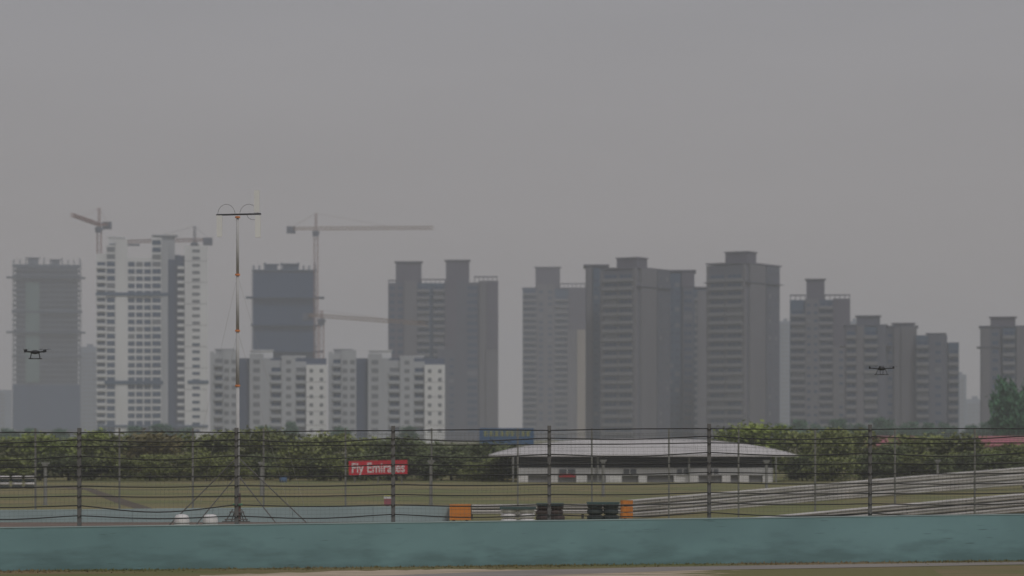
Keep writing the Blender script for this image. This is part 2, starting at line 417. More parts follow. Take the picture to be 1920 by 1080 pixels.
def far_fence():
    D = 106.9
    root = empty('debris_fence', (0, D, 0), label='thinner second debris fence standing behind the low far teal wall', cat='fence')
    pxs = [-400,-240,-90,64,222,360,493,647,809,971,1110,1255,1386,1530,1680,1830,1980,2130]
    for p in pxs:
        x = X_(p, D); mb = MB(); zt = Z_(803, D)
        mb.box(x-.03, x+.03, .24, .25, 0, zt); mb.box(x-.03, x+.03, .34, .35, 0, zt); mb.box(x-.008, x+.008, .25, .34, 0, zt)
        mb.box(x-.09, x+.09, .2, .39, 0, .03)
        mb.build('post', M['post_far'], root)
    rr = random.Random(12)
    z = .72; i = 0
    while z < 3.5:
        pts = []
        for a, b in zip(pxs[:-1], pxs[1:]):
            sg = rr.uniform(.02, .08)
            for k in range(6):
                t = k/6; pts.append(Vector((X_(a+(b-a)*t, D), .22, z - sg*math.sin(math.pi*t))))
        mb = MB(); mb.tube(pts, .0045, 4); mb.build('cable', M['wire'], root); z += .27
    mb = MB(); x = X_(-400, D)
    while x < X_(2130, D):
        mb.bar((x, .232, .6), (x, .232, 3.45), .0016, n=3, cap=False); x += .16
    z = .65
    while z < 3.45:
        mb.bar((X_(-400, D), .232, z), (X_(2130, D), .232, z), .0022, n=3); z += .15
    mb.build('mesh', M['wire'], root)
far_fence()

# ------------------------------------------------------------------ far teal wall and its orange end block
def far_wall():
    D = 107.0
    root = empty('concrete_wall', (X_(400, D), D-.3, 0), label='low pale teal concrete wall at the far side of the track, ending at an orange block', cat='wall')
    ox = X_(400, D); mb = MB()
    pxs = [-500+i*150 for i in range(9)] + [843]
    for a, b in zip(pxs[:-1], pxs[1:]):
        xa, xb = X_(a, D)-ox+.005, X_(b, D)-ox-.005
        za, zb = Z_(956.5-8.5*max(a,0)/840, D), Z_(956.5-8.5*max(b,0)/840, D)
        k = len(mb.v)
        mb.v += [(xa,0,-.1),(xb,0,-.1),(xb,.3,-.1),(xa,.3,-.1),(xa,0,za),(xb,0,zb),(xb,.3,zb),(xa,.3,za)]
        for f in ((0,3,2,1),(4,5,6,7),(0,1,5,4),(1,2,6,5),(2,3,7,6),(3,0,4,7)): mb.f.append(tuple(k+x for x in f)); mb.m.append(0)
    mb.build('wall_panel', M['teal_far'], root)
far_wall()
def orange_block():
    D = 106.4; o = empty('barrier_end_block', (X_(863, D), D, 0), label='orange padded block at the right end of the far teal wall', cat='barrier')
    mb = MB(); w2 = .40; z0, z1 = .10, .70
    for k in range(3):
        a = z0+(z1-z0)*k/3; mb.box(-w2, w2, -.2, .2, a+.004, a+(z1-z0)/3-.004)
    mb.build('padding', M['orange'], o)
    mb = MB(); mb.box(-.3,-.2,-.15,.15,0,z0+.003); mb.box(.2,.3,-.15,.15,0,z0+.003); mb.build('foot', M['post'], o)
orange_block()

# ------------------------------------------------------------------ guardrails
def wbeam_prof(h):
    return [(0,-.5*h),(-.07,-.36*h),(-.085,-.24*h),(-.004,-.07*h),(-.004,.07*h),(-.085,.24*h),(-.07,.36*h),(0,.5*h)]
def guardrail(stations, n, label, orange=0, back=.05):
    """stations: (px, D, ytop, ybottom)"""
    x0, D0 = X_(stations[0][0], stations[0][1]), stations[0][1]
    root = empty('guardrail', (x0, D0, 0), label=label, cat='guardrail')
    pts = []
    for (a, b) in zip(stations[:-1], stations[1:]):
        for k in range(8):
            t = k/8; s = [a[i]+(b[i]-a[i])*t for i in range(4)]; pts.append(s)
    pts.append(stations[-1])
    L = [(Vector((X_(s[0], s[1])-x0, s[1]-D0, 0)), Z_(s[2], s[1]), Z_(s[3], s[1])) for s in pts]
    for bi in range(n):
        mb = MB(); rows = []
        for i, (p, zt, zb) in enumerate(L):
            q = L[min(i+1, len(L)-1)][0] - L[max(i-1, 0)][0]; q.normalize(); nr = Vector((-q.y, q.x, 0))
            h = (zt-zb)/n; zc = zb + h*(bi+.5)
            pr = [(d, z) for d, z in wbeam_prof(h*.84)]; pr += [(d+.012, z) for d, z in reversed(pr)]
            rows.append([p + nr*d + Vector((0,0,zc+z)) for d, z in pr])
        m = len(rows[0]); k = len(mb.v)
        for r in rows: mb.v += [tuple(v) for v in r]
        for i in range(len(rows)-1):
            for j in range(m):
                a = k+i*m+j; b = k+i*m+(j+1) % m
                mb.f.append((a, a+m, b+m, b)); mb.m.append(0)
        mb.build('rail', M['rail'], root)
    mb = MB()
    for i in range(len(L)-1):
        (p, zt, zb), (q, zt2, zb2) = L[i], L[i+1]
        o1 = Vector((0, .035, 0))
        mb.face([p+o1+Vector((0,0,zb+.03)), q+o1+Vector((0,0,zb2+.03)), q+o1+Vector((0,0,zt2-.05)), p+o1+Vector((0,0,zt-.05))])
    mb.build('gap_shade_sheet', M['black'], root)  # black sheet added behind the beams, standing in for shade in their gaps
    step = 4
    for i in range(0, len(L), step):
        p, zt, zb = L[i]; mb = MB()
        mb.box(p.x-.05, p.x+.05, p.y+back, p.y+back+.1, -.3, zt-.03)
        mb.box(p.x-.04, p.x+.04, p.y+.02, p.y+back, zb+.05, zt-.06)
        mb.build('post', M['post'], root)
    if orange:
        p, zt, zb = L[0]; mb = MB()
        for bi in range(n):
            h = (zt-zb)/n; zc = zb+h*(bi+.5); mb.bar((p.x-.04, p.y-.02, zc-h*.42), (p.x-.04, p.y-.02, zc+h*.42), .14, n=12)
            mb.box(p.x-.04, p.x+orange, p.y-.085, p.y-.07, zc-h*.42, zc+h*.42)
        mb.build('end_cap', M['orange'], root)
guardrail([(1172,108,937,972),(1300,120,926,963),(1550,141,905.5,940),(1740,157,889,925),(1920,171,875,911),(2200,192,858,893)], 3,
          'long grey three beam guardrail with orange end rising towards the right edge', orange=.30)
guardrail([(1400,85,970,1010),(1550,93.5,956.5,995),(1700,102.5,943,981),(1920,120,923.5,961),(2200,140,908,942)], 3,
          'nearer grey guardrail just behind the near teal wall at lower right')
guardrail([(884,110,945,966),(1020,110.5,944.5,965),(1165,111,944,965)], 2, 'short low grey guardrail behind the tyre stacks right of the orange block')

# ------------------------------------------------------------------ tyre barriers
def tyre_mesh(name, m, R0=.31, r=.105):
    mb = MB(); N = 18; K = 8
    for i in range(N):
        for j in range(K):
            a = 2*math.pi*i/N; b = 2*math.pi*j/K; rr_ = R0-r+r*math.cos(b)
            mb.v.append((rr_*math.cos(a)+0, rr_*math.sin(a), r*math.sin(b)*.98))
    for i in range(N):
        for j in range(K):
            a = i*K+j; b = i*K+(j+1) % K; c = ((i+1) % N)*K+(j+1) % K; d = ((i+1) % N)*K+j
            mb.f.append((a, d, c, b)); mb.m.append(0)
    return mb.mesh(name, m, True)
TM = {k: tyre_mesh('tyre', M[k]) for k in ('tyre', 'tyre_white', 'tyre_red')}
def tyre_barrier(px0, px1, ytop, D, kinds, label, belt=True):
    x0, x1 = X_(px0, D), X_(px1, D); zt = Z_(ytop, D)
    root = empty('tyre_barrier', ((x0+x1)/2, D, 0), label=label, cat='tyre barrier')
    Wd = x1-x0; n = max(1, round(Wd/.60)); st = Wd/n; lv = max(3, round(zt/.205)); h = zt/lv
    for c in range(n):
        for l in range(lv):
            k = kinds if isinstance(kinds, str) else kinds[c % len(kinds)]
            o = inst('tyre', TM[k], root, (-Wd/2+st*(c+.5), 0, h*(l+.5)), c*.7+l, (st/.62, 1, h/.21))
    if belt:
        mb = MB(); mb.box(-Wd/2-.02, Wd/2+.02, -.33, .33, zt, zt+.03); mb.box(-Wd/2-.02, Wd/2+.02, -.345, -.331, zt-.05, zt+.028)
        mb.build('cover_sheet', M['belt'], root)
tyre_barrier(938, 1004, 952, 99, 'tyre_white', 'white painted tyre stack with a teal cover, leftmost of the tyre stacks')
tyre_barrier(1007, 1056, 945, 102, 'tyre_red', 'dark brownish tyre stack beside the white painted tyre stack')
tyre_barrier(1101, 1160, 943, 102, 'tyre', 'black tyre stack with teal cover beside the orange guardrail end')
for i, px in enumerate((-16, 8, 32, 56)):
    D = 172.; root = empty('tyre_stack', (X_(px, D), D, 0), label=['cut-off pale rimmed tyre stack at the left edge below the trees', 'first whole pale rimmed tyre stack from the left edge below the trees', 'pale rimmed tyre stack in the middle of the left grass bank row', 'rightmost pale rimmed tyre stack beside the thin grey pole at left'][i], cat='tyre stack', group='tyre stacks on the grass at the far left')
    for l in range(4): inst('tyre', TM['tyre_white' if l in (1, 3) else 'tyre'], root, (0, 0, .1+.19*l), 0, (1.12, 1.12, .9))

# ------------------------------------------------------------------ guyed mast with cross arm
def mast():
    D = 92.; x = X_(445.5, D)
    root = empty('antenna_mast', (x, D, 0), label='tall thin guyed mast with black cross arm and orange collars behind the near fence', cat='mast')
    z = lambda y: Z_(y, D); u = D/FPX
    mb = MB()
    segs = [(985,0),(723,0),(620,0),(516,0),(405,0)]
    rad = [.066,.060,.054,.048,.044]
    for i in range(4):
        mb.bar((0,0,max(0,z(segs[i][0]))), (0,0,z(segs[i+1][0])), rad[i], rad[i+1], 12)
    mb.bar((0,0,0),(0,0,z(985)),.09,.085,12)
    mb.build('pole', M['mast'], root, smooth=True)
    for y in (407, 515, 620, 723):
        m2 = MB(); m2.bar((0,0,z(y)-.03),(0,0,z(y)+.025),.085,n=12); m2.build('collar', M['collar'], root)
    m2 = MB(); m2.bar((-40*u,0,z(403)),(44*u,0,z(401)),.028,n=8)
    m2.build('cross_arm', M['black'], root)
    for cx, cy, rx, ry, a0_, a1_ in ((-21,383,16,-1,0,180),(21,386,17,-1,0,180),(30,411,12,1,0,180)):
        pts = []
        for k in range(17):
            t = math.pi*k/16
            hgt = 19 if ry < 0 else 9
            yy = 402 - hgt*math.sin(t) if ry < 0 else 403 + hgt*math.sin(t)
            pts.append(Vector(((cx+rx*math.cos(t))*u, 0, z(yy))))
        m3 = MB(); m3.tube(pts, .006, 5); m3.build('cable_loop', M['black'], root)
    for cx, ya, yb in ((-34, 404, 444), (38, 404, 445), (36, 357, 398)):
        m3 = MB(); m3.box((cx-5)*u,(cx+5)*u,-.05,.05,z(yb),z(ya)); m3.box((cx-1)*u,(cx+1)*u,.05,.09,z(yb)+.05,z(ya)-.05)
        m3.build('antenna_panel', M['antenna'], root)
    # small platform, red lower section and green band
    m4 = MB(); m4.bar((0,0,z(978)),(0,0,z(925)),.11,.10,10); m4.build('lower_sleeve', M['mast_base'], root)
    m4 = MB(); m4.bar((0,0,z(948)),(0,0,z(944.5)),.17,n=12); m4.build('green_ring', M['green_band'], root)
    m4 = MB()
    for y, w_ in ((960,.26),(974,.42),(978,.5)): m4.box(-w_,w_*.8,-.12,.12,z(y)-.018,z(y)+.018)
    for sx in (-.4,-.2,.2,.32): m4.bar((sx,0,z(978)),(sx*.4,0,z(955)),.02)
    m4.build('winch_platform', M['post'], root)
    for (fx, fy, ty) in ((-150, 985, 857), (-92, 985, 890), (92, 985, 890), (150, 985, 857)):
        s = 1 if fx > 0 else -1
        m5 = MB(); m5.bar((0,0,z(ty)), (fx*u, -.35 if abs(fx) < 100 else .6, .05), .020, .020, 8)
        m5.build('leg', M['post'], root)
    for fx, ty in ((-260, 516), (260, 516), (-200, 620), (200, 620)):
        m5 = MB(); m5.bar((0,0,z(ty)), (fx*u*.5, 2.5 if fx > 0 else 3.0, .0), .004, n=4); m5.build('guy_wire', M['mast'], root)
mast()
def ballast(px, label):
    D = 88.; mb = MB(); r = 14.5*D/FPX; zt = Z_(964, D)
    prof = [(r*.80,0),(r*.98,.05),(r,.18),(r,zt-.20),(r*.93,zt-.10),(r*.74,zt-.03),(r*.4,zt-.004),(0.03,zt)]
    o = empty('ballast_drum', (X_(px, D), D, 0), label=label, cat='drum', group='white drums by the mast')
    mb.revolve(prof, n=20); mb.build('drum_body', M['white'], o, smooth=True)
    m2 = MB(); m2.revolve([(r*1.01, zt-.30), (r*1.035, zt-.28), (r*1.01, zt-.26)], n=20); m2.build('hoop', M['post_pale'], o)
ballast(341, 'left one of two white round topped drums behind the near wall')
ballast(394.5, 'white round topped drum nearer the mast foot, right of its twin')

# ------------------------------------------------------------------ thin poles on the far grass
pole_labels = ['thin pale grey pole at far left beside the tyre stacks', 'thin grey pole in front of the trees right of the tall mast', 'thin grey pole right of the red banner',
               'thin grey pole in front of the pavilion near its left part', 'thin grey pole in front of the right end of the pavilion', 'thin grey pole standing above the long guardrail at right']
def pole_proto(D, ytop, label):
    root = empty('camera_pole', (0, D, 0), label=label, cat='pole', group='thin grey poles along the far grass')
    zt = Z_(ytop, D); mb = MB(); mb.bar((0,0,0),(0,0,zt-.05),.085,.075,10); mb.bar((0,0,0),(0,0,.04),.16,n=12); mb.build('pole_shaft', M['post_pale'], root)
    mb = MB(); mb.box(-.17,.19,-.15,.15,zt-.05,zt+.02); mb.box(-.12,.12,-.14,.14,zt-.13,zt-.05); mb.build('pole_head', M['post_pale'], root)
    return root
for px, D, yt, lb in zip((85,490,808,1131,1437,1758), (132,150,132,150,150,176), (868,867,864,863,864,863), pole_labels):
    r_ = pole_proto(D, yt, lb); r_.location.x = X_(px, D)

# ------------------------------------------------------------------ small cabinet behind far wall
def cabinet():
    D = 110.; o = empty('marshal_cabinet', (X_(727, D), D, 0), label='small red and white cabinet with yellow top standing behind the far teal wall', cat='cabinet')
    mb = MB(); u = D/FPX
    mb.box(-6.5*u,6.5*u,-.14,.14,Z_(948,D),Z_(935,D)); mb.build('red_box', M['redroof'], o)
    mb = MB(); mb.box(-7*u,7*u,-.15,.15,Z_(935,D)+.002,Z_(930.5,D)); mb.build('white_lid', M['white'], o)
    mb = MB(); mb.box(-6*u,6*u,-.12,.12,Z_(930.5,D)+.002,Z_(928,D)); mb.build('yellow_top', M['yellow'], o)
    mb = MB(); mb.box(-.06,.06,-.06,.06,0,Z_(948,D)); mb.build('stand', M['post'], o)
cabinet()
def low_bin(px, y0, y1, w_, D, m, label, cat):
    o = empty(cat.replace(' ', '_'), (X_(px, D), D, 0), label=label, cat=cat)
    u = D/FPX; zt = Z_(y0, D); mb = MB(); mb.revolve([(w_*u*.45,0),(w_*u*.5,zt*.1),(w_*u*.5,zt*.9),(w_*u*.42,zt)], n=14); mb.build('barrel_body', m, o, smooth=True)
    m2 = MB(); m2.revolve([(w_*u*.5, zt), (w_*u*.5, zt+.05), (w_*u*.3, zt+.07)], n=14); m2.build('lid', m, o)
low_bin(531, 895, 905, 14, 194, M['blue'], 'small blue barrel at the foot of the trees left of the red banner', 'barrel')

# ------------------------------------------------------------------ red banner
def banner():
    D = 191.; u = D/FPX; o = empty('advertising_banner', (X_(709, D), D, 0), label='red advertising banner with white lettering in front of the trees', cat='banner')
    w2, z0, z1 = 55*u, Z_(890.5, D), Z_(863.5, D); tl = R(1.0)
    mb = MB(); mb.box(-w2, w2, -.04, .04, -(z1-z0)/2, (z1-z0)/2)
    p = mb.build('banner_board', M['red'], o, loc=(0,0,(z0+z1)/2)); p.rotation_euler = (0, -tl, 0)
    mb = MB()
    for s in (-.8, 0, .8): mb.box(s*w2-.05, s*w2+.05, .06, .14, 0, z1-.12)
    mb.build('banner_post', M['post'], o)
    cu = bpy.data.curves.new('lettering', 'FONT'); cu.body = 'Fly Emirates'; cu.align_x = 'CENTER'; cu.align_y = 'CENTER'; cu.size = 1; cu.extrude = .006; cu.offset = .012
    t = bpy.data.objects.new('tmp', cu); COL.objects.link(t); bpy.context.view_layer.update()
    me = bpy.data.meshes.new_from_object(t); wd = t.dimensions.x; bpy.data.objects.remove(t)
    me.materials.clear(); me.materials.append(M['letter'])
    q = bpy.data.objects.new('lettering', me); COL.objects.link(q); q.parent = p
    sx = (w2*1.80)/wd; q.scale = (sx, sx*1.28, 1); q.rotation_euler = (R(90), 0, 0); q.location = (0, -.048, -.03)
banner()

# ------------------------------------------------------------------ blue billboard behind pavilion
def billboard():
    D = 262.; u = D/FPX; o = empty('billboard', (X_(951, D), D, -.25), label='blue billboard with yellow writing above the left end of the pavilion roof', cat='billboard')
    mb = MB(); mb.box(-52*u, 50*u, -.1, .1, Z_(829,D), Z_(797.5,D)); mb.build('board', M['blue'], o)
    mb = MB()
    for s in (-.85,-.3,.3,.85): mb.box(s*50*u-.1, s*50*u+.1, .12, .3, -.3, Z_(800,D))
    mb.build('stand', M['post'], o)
    rr = random.Random(5); mb = MB()
    for i in range(9):                         # a row of illegible yellow characters
        cx = (-40+i*10)*u; s = 4.6*u; cz = Z_(808, D)
        for k in range(3):
            zz = cz + (k-1)*s*.8; mb.box(cx-s*rr.uniform(.6,1), cx+s*rr.uniform(.6,1), -.13, -.102, zz-.035, zz+.035)
        xx = cx+rr.uniform(-.3,.3)*s; mb.box(xx-.04, xx+.04, -.134, -.104, cz-s, cz+s)
    mb.build('lettering', M['yellow'], o)
billboard()

# ------------------------------------------------------------------ pavilion
def pavilion():
    D = 194.; u = D/FPX; cx = X_(1207, D)
    o = empty('pavilion', (cx, D, 0), label='low white pavilion under a wide curved pale metal roof', cat='pavilion')
    lx = lambda px: X_(px, D) - cx
    # roof shell
    N, K = 48, 12; zE = Z_(853, D); H = 1.12; W2 = 291*u; dep = 11.
    mb = MB()
    def zz(s, t):
        a = max(0., 1-abs(s)**2.6) ; b = math.sin(math.pi*min(max(t,0),1)*.5)
        return zE + H*(a**.9)*b
    for lay in (0, 1):
        for i in range(N+1):
            s = -1+2*i/N
            for k in range(K+1):
                t = k/K; edge = dep*(.32+.68*math.sqrt(max(0,1-s*s*.999)))
                y = -1.6 + (dep-edge)*.25 + edge*t*.5*2
                tt = t*2 if t <= .5 else 2-2*t
                mb.v.append((s*W2, y, zz(s, tt) - (.10 if lay else 0)))
    m_ = K+1; n0 = (N+1)*m_
    for lay in (0, 1):
        for i in range(N):
            for k in range(K):
                a = lay*n0+i*m_+k; q = (a, a+m_, a+m_+1, a+1)
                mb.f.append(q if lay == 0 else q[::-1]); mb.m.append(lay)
    for i in range(N):
        for k in (0, K):
            a = i*m_+k; q = (a, a+n0, a+n0+m_, a+m_); mb.f.append(q if k == 0 else q[::-1]); mb.m.append(0)
    for k in range(K):
        for i in (0, N):
            a = i*m_+k; q = (a, a+1, a+1+n0, a+n0); mb.f.append(q if i == 0 else q[::-1]); mb.m.append(0)
    for i in range(1, 30):
        s = -1+2*i/30
        for k in range(6):
            def pt(t):
                edge = dep*(.32+.68*math.sqrt(max(0,1-s*s*.999))); y = -1.6+(dep-edge)*.25+edge*t
                return (s*W2, y, zz(s, t*2)+.01)
            mb.bar(pt(k/12), pt((k+1)/12), .022, n=4)
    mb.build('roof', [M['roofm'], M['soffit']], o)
    # upper dark glazed band, white wall and its openings
    mb = MB(); mb.box(lx(960), lx(1450), 1.2, 6.5, Z_(877, D), zE+.02); mb.build('clerestory', M['pavd'], o)
    mb = MB()
    x0, x1 = lx(972), lx(1447)
    mb.box(x0, x1, -.9, 1.1, Z_(890.5, D), Z_(877, D)-.003)
    mb.build('wall', M['pavw'], o)
    mb = MB()
    piers = [(972,990),(1030,1046),(1080,1100),(1135,1165),(1196,1212),(1262,1308),(1352,1368),(1384,1402),(1428,1447)]
    for a, b in piers: mb.box(lx(a), lx(b), -.88, -.5, 0, Z_(890.5, D)-.003)
    mb.build('pier', M['white'], o)
    mb = MB(); mb.box(x0+.02, x1-.02, -.66, 6.9, 0, Z_(890.5, D)-.004); mb.build('shopfront', M['pavs'], o)
    for a, b in ((1048,1078),(1268,1290),(1325,1345),(1168,1192)):
        f = MB(); f.box(lx(a), lx(b), -.935, -.903, Z_(889.5,D), Z_(879,D)); w_ = f.build('window', M['pavd'], o)
        f = MB(); f.box(lx(a)-.03, lx(b)+.03, -.96, -.936, Z_(889.5,D)-.04, Z_(889.5,D)); f.box((lx(a)+lx(b))/2-.02, (lx(a)+lx(b))/2+.02, -.96, -.937, Z_(889.5,D), Z_(879,D)); f.build('frame', M['white'], w_)
    for px in (962, 1120, 1290, 1452):
        f = MB(); f.bar((lx(px), -1.15, 0), (lx(px), -1.15, zE-.10), .06, n=8); f.build('column', M['post_pale'], o)
pavilion()
def bench():
    D = 192.; u = D/FPX; o = empty('bench', (X_(1063, D), D-1.5, 0), label='small red bench in front of the pavilion', cat='bench')
    mb = MB()
    for k in range(3): mb.box(-.55,.55,-.2+k*.14,-.09+k*.14,.42,.46)
    mb.build('seat', M['red'], o)
    mb = MB()
    for k in range(1): mb.box(-.55,.55,.22,.25,.52,.60)
    mb.build('backrest', M['red'], o)
    for sx in (-.45,.45):
        mb = MB(); mb.box(sx-.03,sx+.03,-.2,.2,0,.417); mb.box(sx-.03,sx+.03,.2,.219,0,.75); mb.build('leg', M['post'], o)
bench()
def shed(px0, px1, ye, yr, D, label):
    u = D/FPX; o = empty('red_roofed_shed', (X_((px0+px1)/2, D), D, 0), label=label, cat='shed')
    w2 = (px1-px0)/2*u; ze, zr = Z_(ye, D), Z_(yr, D)
    mb = MB(); mb.box(-w2*.95, w2*.95, .4, 5.6, -.3, ze-.05); mb.build('wall', M['pavw'], o)
    mb = MB(); k = len(mb.v)
    mb.v += [(-w2,0,ze),(w2,0,ze),(w2,6,ze),(-w2,6,ze),(-w2,3,zr),(w2,3,zr),(-w2,0,ze-.12),(w2,0,ze-.12),(w2,6,ze-.12),(-w2,6,ze-.12)]
    for f in ((0,1,5,4),(2,3,4,5),(1,2,5),(3,0,4),(6,7,1,0),(7,8,2,1),(8,9,3,2),(9,6,0,3),(9,8,7,6)): mb.f.append(f); mb.m.append(0)
    mb.build('roof', M['redroof'], o)
    mb = MB(); mb.box(-.5,.5,.36,.397,-.3,1.9); mb.build('door', M['pavd'], o)
shed(1634, 1728, 835, 817.5, 232, 'shed with faded red roof behind the trees above the long guardrail')
shed(1840, 1935, 835, 817.5, 232, 'shed with red roof behind the trees at the right edge')

# ------------------------------------------------------------------ trees
def tree_meshes(seed, h=4.4, wd=4.2, nc=36, nl=95, ls=.13, trunk=.12):
    rr = random.Random(seed); crown = MB(); tr = MB()
    tr.bar((0,0,-.3), (rr.uniform(-.1,.1),0,h*.45), .10*h/4.4, .06*h/4.4, 8)
    tips = []
    for i in range(nc):
        a = rr.uniform(0, 2*math.pi); t = rr.uniform(0, 1)
        zc = h*(trunk + (1-trunk)*t*.93)
        rad = wd*.5*math.sqrt(max(.05, math.sin(math.pi*(.12+.80*t))))*rr.uniform(.25, .92)
        c = Vector((rad*math.cos(a), rad*math.sin(a), zc)); s = wd*rr.uniform(.11, .19)
        tips.append(c)
        for _ in range(nl):
            d = Vector((rr.gauss(0,1), rr.gauss(0,1), rr.gauss(0,.75)))*s*.62
            p = c+d; q = ls*rr.uniform(.6,1.3)
            n1 = Vector((rr.gauss(0,1), rr.gauss(0,1), rr.gauss(0,1)+1.3)).normalized(); uu = n1.orthogonal().normalized(); vv = n1.cross(uu)
            crown.face([p+uu*q, p+vv*q*.6, p-uu*q, p-vv*q*.6])
    for c in rr.sample(tips, 9):
        tr.bar((0,0,h*rr.uniform(.15,.42)), c, .045*h/4.4, .015, 5)
    return crown, tr
CR = {}
for kind in LEAF:
    CR[kind] = []
    for sd in range(3 if kind in ('olive',) else 2):
        big = kind == 'far'
        c, t = tree_meshes(sd*17+len(kind)*3, ls=.16 if not big else .2)
        CR[kind].append((c.mesh('crown', LEAF[kind]), t.mesh('trunk', M['bark'])))
def tree(px, D, ytop, wpx, kind, label, group, v=0, rz=0):
    z = Z_(ytop, D); g = -.25 if D > 230 else 0
    root = empty('tree', (X_(px, D), D, g), rz, label=label, cat='tree', group=group)
    sx = wpx*D/FPX/4.2; sz = (z-g)/4.35
    cm, tm = CR[kind][v % len(CR[kind])]
    inst('crown', cm, root, sc=(sx, sx, sz)); inst('trunk', tm, root, sc=(sx, sx, sz))
    return root
rt = random.Random(21)
near = []
px = -60
spec = []
while px < 2010:
    w_ = rt.uniform(95, 150)
    spec.append((px, w_)); px += w_*.48
gt = 'bushy trees along the far side of the grass'
def top_at(px):
    if px < 120: return 824
    if px < 240: return 815
    if px < 380: return 812
    if px < 480: return 810
    if px < 700: return 812
    if px < 800: return 826
    if px < 940: return 832
    if px < 1330: return 838
    if px < 1400: return 806
    if px < 1460: return 799
    if px < 1560: return 806
    if px < 1620: return 812
    if px < 1722: return 833
    if px < 1840: return 811
    if px < 1885: return 836
    return 824
def where(px):
    marks = [(0,'at the left edge'),(85,'above the far left grey pole'),(148,'behind the first tall fence post from the left'),(295,'between the first two tall fence posts'),(443,'behind the tall mast'),(560,'left of the red banner'),(709,'behind the red banner'),(808,'right of the red banner'),(900,'left of the pavilion roof'),(1100,'behind the left half of the pavilion'),(1330,'behind the right half of the pavilion'),(1480,'at the right tip of the pavilion roof'),(1560,'just right of the pavilion'),(1632,'behind the last tall fence post on the right'),(1690,'in front of the left red roofed shed'),(1785,'between the two red roofed sheds'),(1900,'at the right edge')]
    return min(marks, key=lambda m: abs(m[0]-px))[1]
adj_used = {}
ADJ = ['broad', 'rounded', 'ragged', 'dense', 'loose', 'uneven', 'bushy', 'low', 'spreading', 'leaning']
KW = {'olive': 'olive green', 'lime': 'yellowish green', 'dark': 'dark green', 'rust': 'rusty brown', 'far': 'hazy green'}
def lab(kind, px, row):
    key = (kind, where(px)); n = adj_used.get(key, 0); adj_used[key] = n+1
    return '%s %s tree %s, %s row' % (ADJ[n % len(ADJ)], KW[kind], where(px), row)
for i, (px, w_) in enumerate(spec):
    kind = rt.choice(['olive','olive','dark','olive','lime'])
    if 730 < px < 960: kind = 'dark'
    if px > 1340 and px < 1480: kind = 'lime'
    if 262 < px < 322 and not any(q[1] for q in near): kind = 'rust'; near.append((0, 1))
    D = rt.uniform(206, 222)
    tree(px, D, top_at(px)+rt.uniform(-6, 8), w_, kind, lab(kind, px, 'back'), gt, i, rt.uniform(0, 6.28))
px = -40; i = 0
while px < 2000:                                 # lower bushes in front of them
    if not (945 < px < 1475):
        kind = rt.choice(['olive','dark','dark','olive']); w_ = rt.uniform(70, 110)
        tree(px, rt.uniform(198, 203), rt.uniform(848, 862), w_, kind, lab(kind, px, 'front').replace('tree', 'bush'), 'bushes in front of the trees', i, rt.uniform(0, 6.28))['category'] = 'bush'
    px += rt.uniform(42, 60); i += 1
tree(905, 197.5, 866, 90, 'olive', 'yellow tinged bush touching the left corner of the pavilion', 'bushes in front of the trees', 1, 2)['category'] = 'bush'
FART = [(1500,789,700,46),(1535,793,760,40),(1570,787,690,52),(1612,792,740,44),(1655,785,690,50),(1700,789,720,50),(1742,794,700,36),(1775,790,740,44),(1820,798,700,36),(1470,792,720,40),(300,796,720,52),(345,800,700,40),(255,800,740,44),(640,798,705,40),(1850,792,690,40),(500,797,720,48),(545,792,740,30),(185,802,700,36),(60,804,720,40),(110,802,740,40),(765,800,700,36),(20,802,720,42)]
FARX = [q[0] for q in FART]
for j, (px, yt, D, w_) in enumerate(FART):
    tree(px, D, yt, w_, 'far', ['round','tall','wide','slim','short','full','thin','ragged'][j % 8]+' distant hazy tree, '+['first','second','third','fourth','fifth','sixth','seventh','eighth','ninth','tenth','eleventh','twelfth','thirteenth','fourteenth','fifteenth','sixteenth','seventeenth','eighteenth','nineteenth','twentieth','twenty-first','twenty-second'][sorted(FARX).index(px)]+' from left among the far trees below the towers', 'far trees at the foot of the towers', j, j)
tree(1898, 430, 703, 80, 'far', 'tall dark green tree rising at the right edge above the fence', 'tall trees at the right edge', 1, 1)
tree(1945, 440, 708, 90, 'far', 'tall dark green tree cut off by the right edge of the picture', 'tall trees at the right edge', 0, 2)
tree(1896, 420, 748, 80, 'far', 'lower dark green tree under the tall tree at the right edge', 'tall trees at the right edge', 0, 4)

# ------------------------------------------------------------------ buildings
WM = {}; WR = random.Random(33)
def window_mesh(w_, h, pale=False, n=2):
    k = (round(w_,2), round(h,2), pale, n)
    if k not in WM:
        mb = MB()
        mb.box(-w_/2, w_/2, -.05, .02, 0, h, 0)
        f = .07
        mb.box(-w_/2-f, -w_/2, -.09, .02, -f, h+f, 1); mb.box(w_/2, w_/2+f, -.09, .02, -f, h+f, 1)
        mb.box(-w_/2, w_/2, -.09, .02, -f, 0, 1); mb.box(-w_/2, w_/2, -.09, .02, h, h+f, 1)
        for i in range(1, n): x = -w_/2+w_*i/n; mb.box(x-.035, x+.035, -.085, -.05, 0, h, 1)
        WM[k] = mb.mesh('window', [GLASS2 if pale else GLASS, FRAME])
    return WM[k]
BM = {}
def balcony_mesh(w_, d, m):
    k = (round(w_,2), round(d,2), m.name)
    if k not in BM:
        mb = MB(); mb.box(-w_/2, w_/2, -d, 0, -.12, .05); mb.box(-w_/2, w_/2, -d-.02, -d+.12, .05, 1.05)
        mb.box(-w_/2, -w_/2+.12, -d+.12, 0, .05, 1.05); mb.box(w_/2-.12, w_/2, -d+.12, 0, .05, 1.05)
        BM[k] = mb.mesh('balcony', m)
    return BM[k]

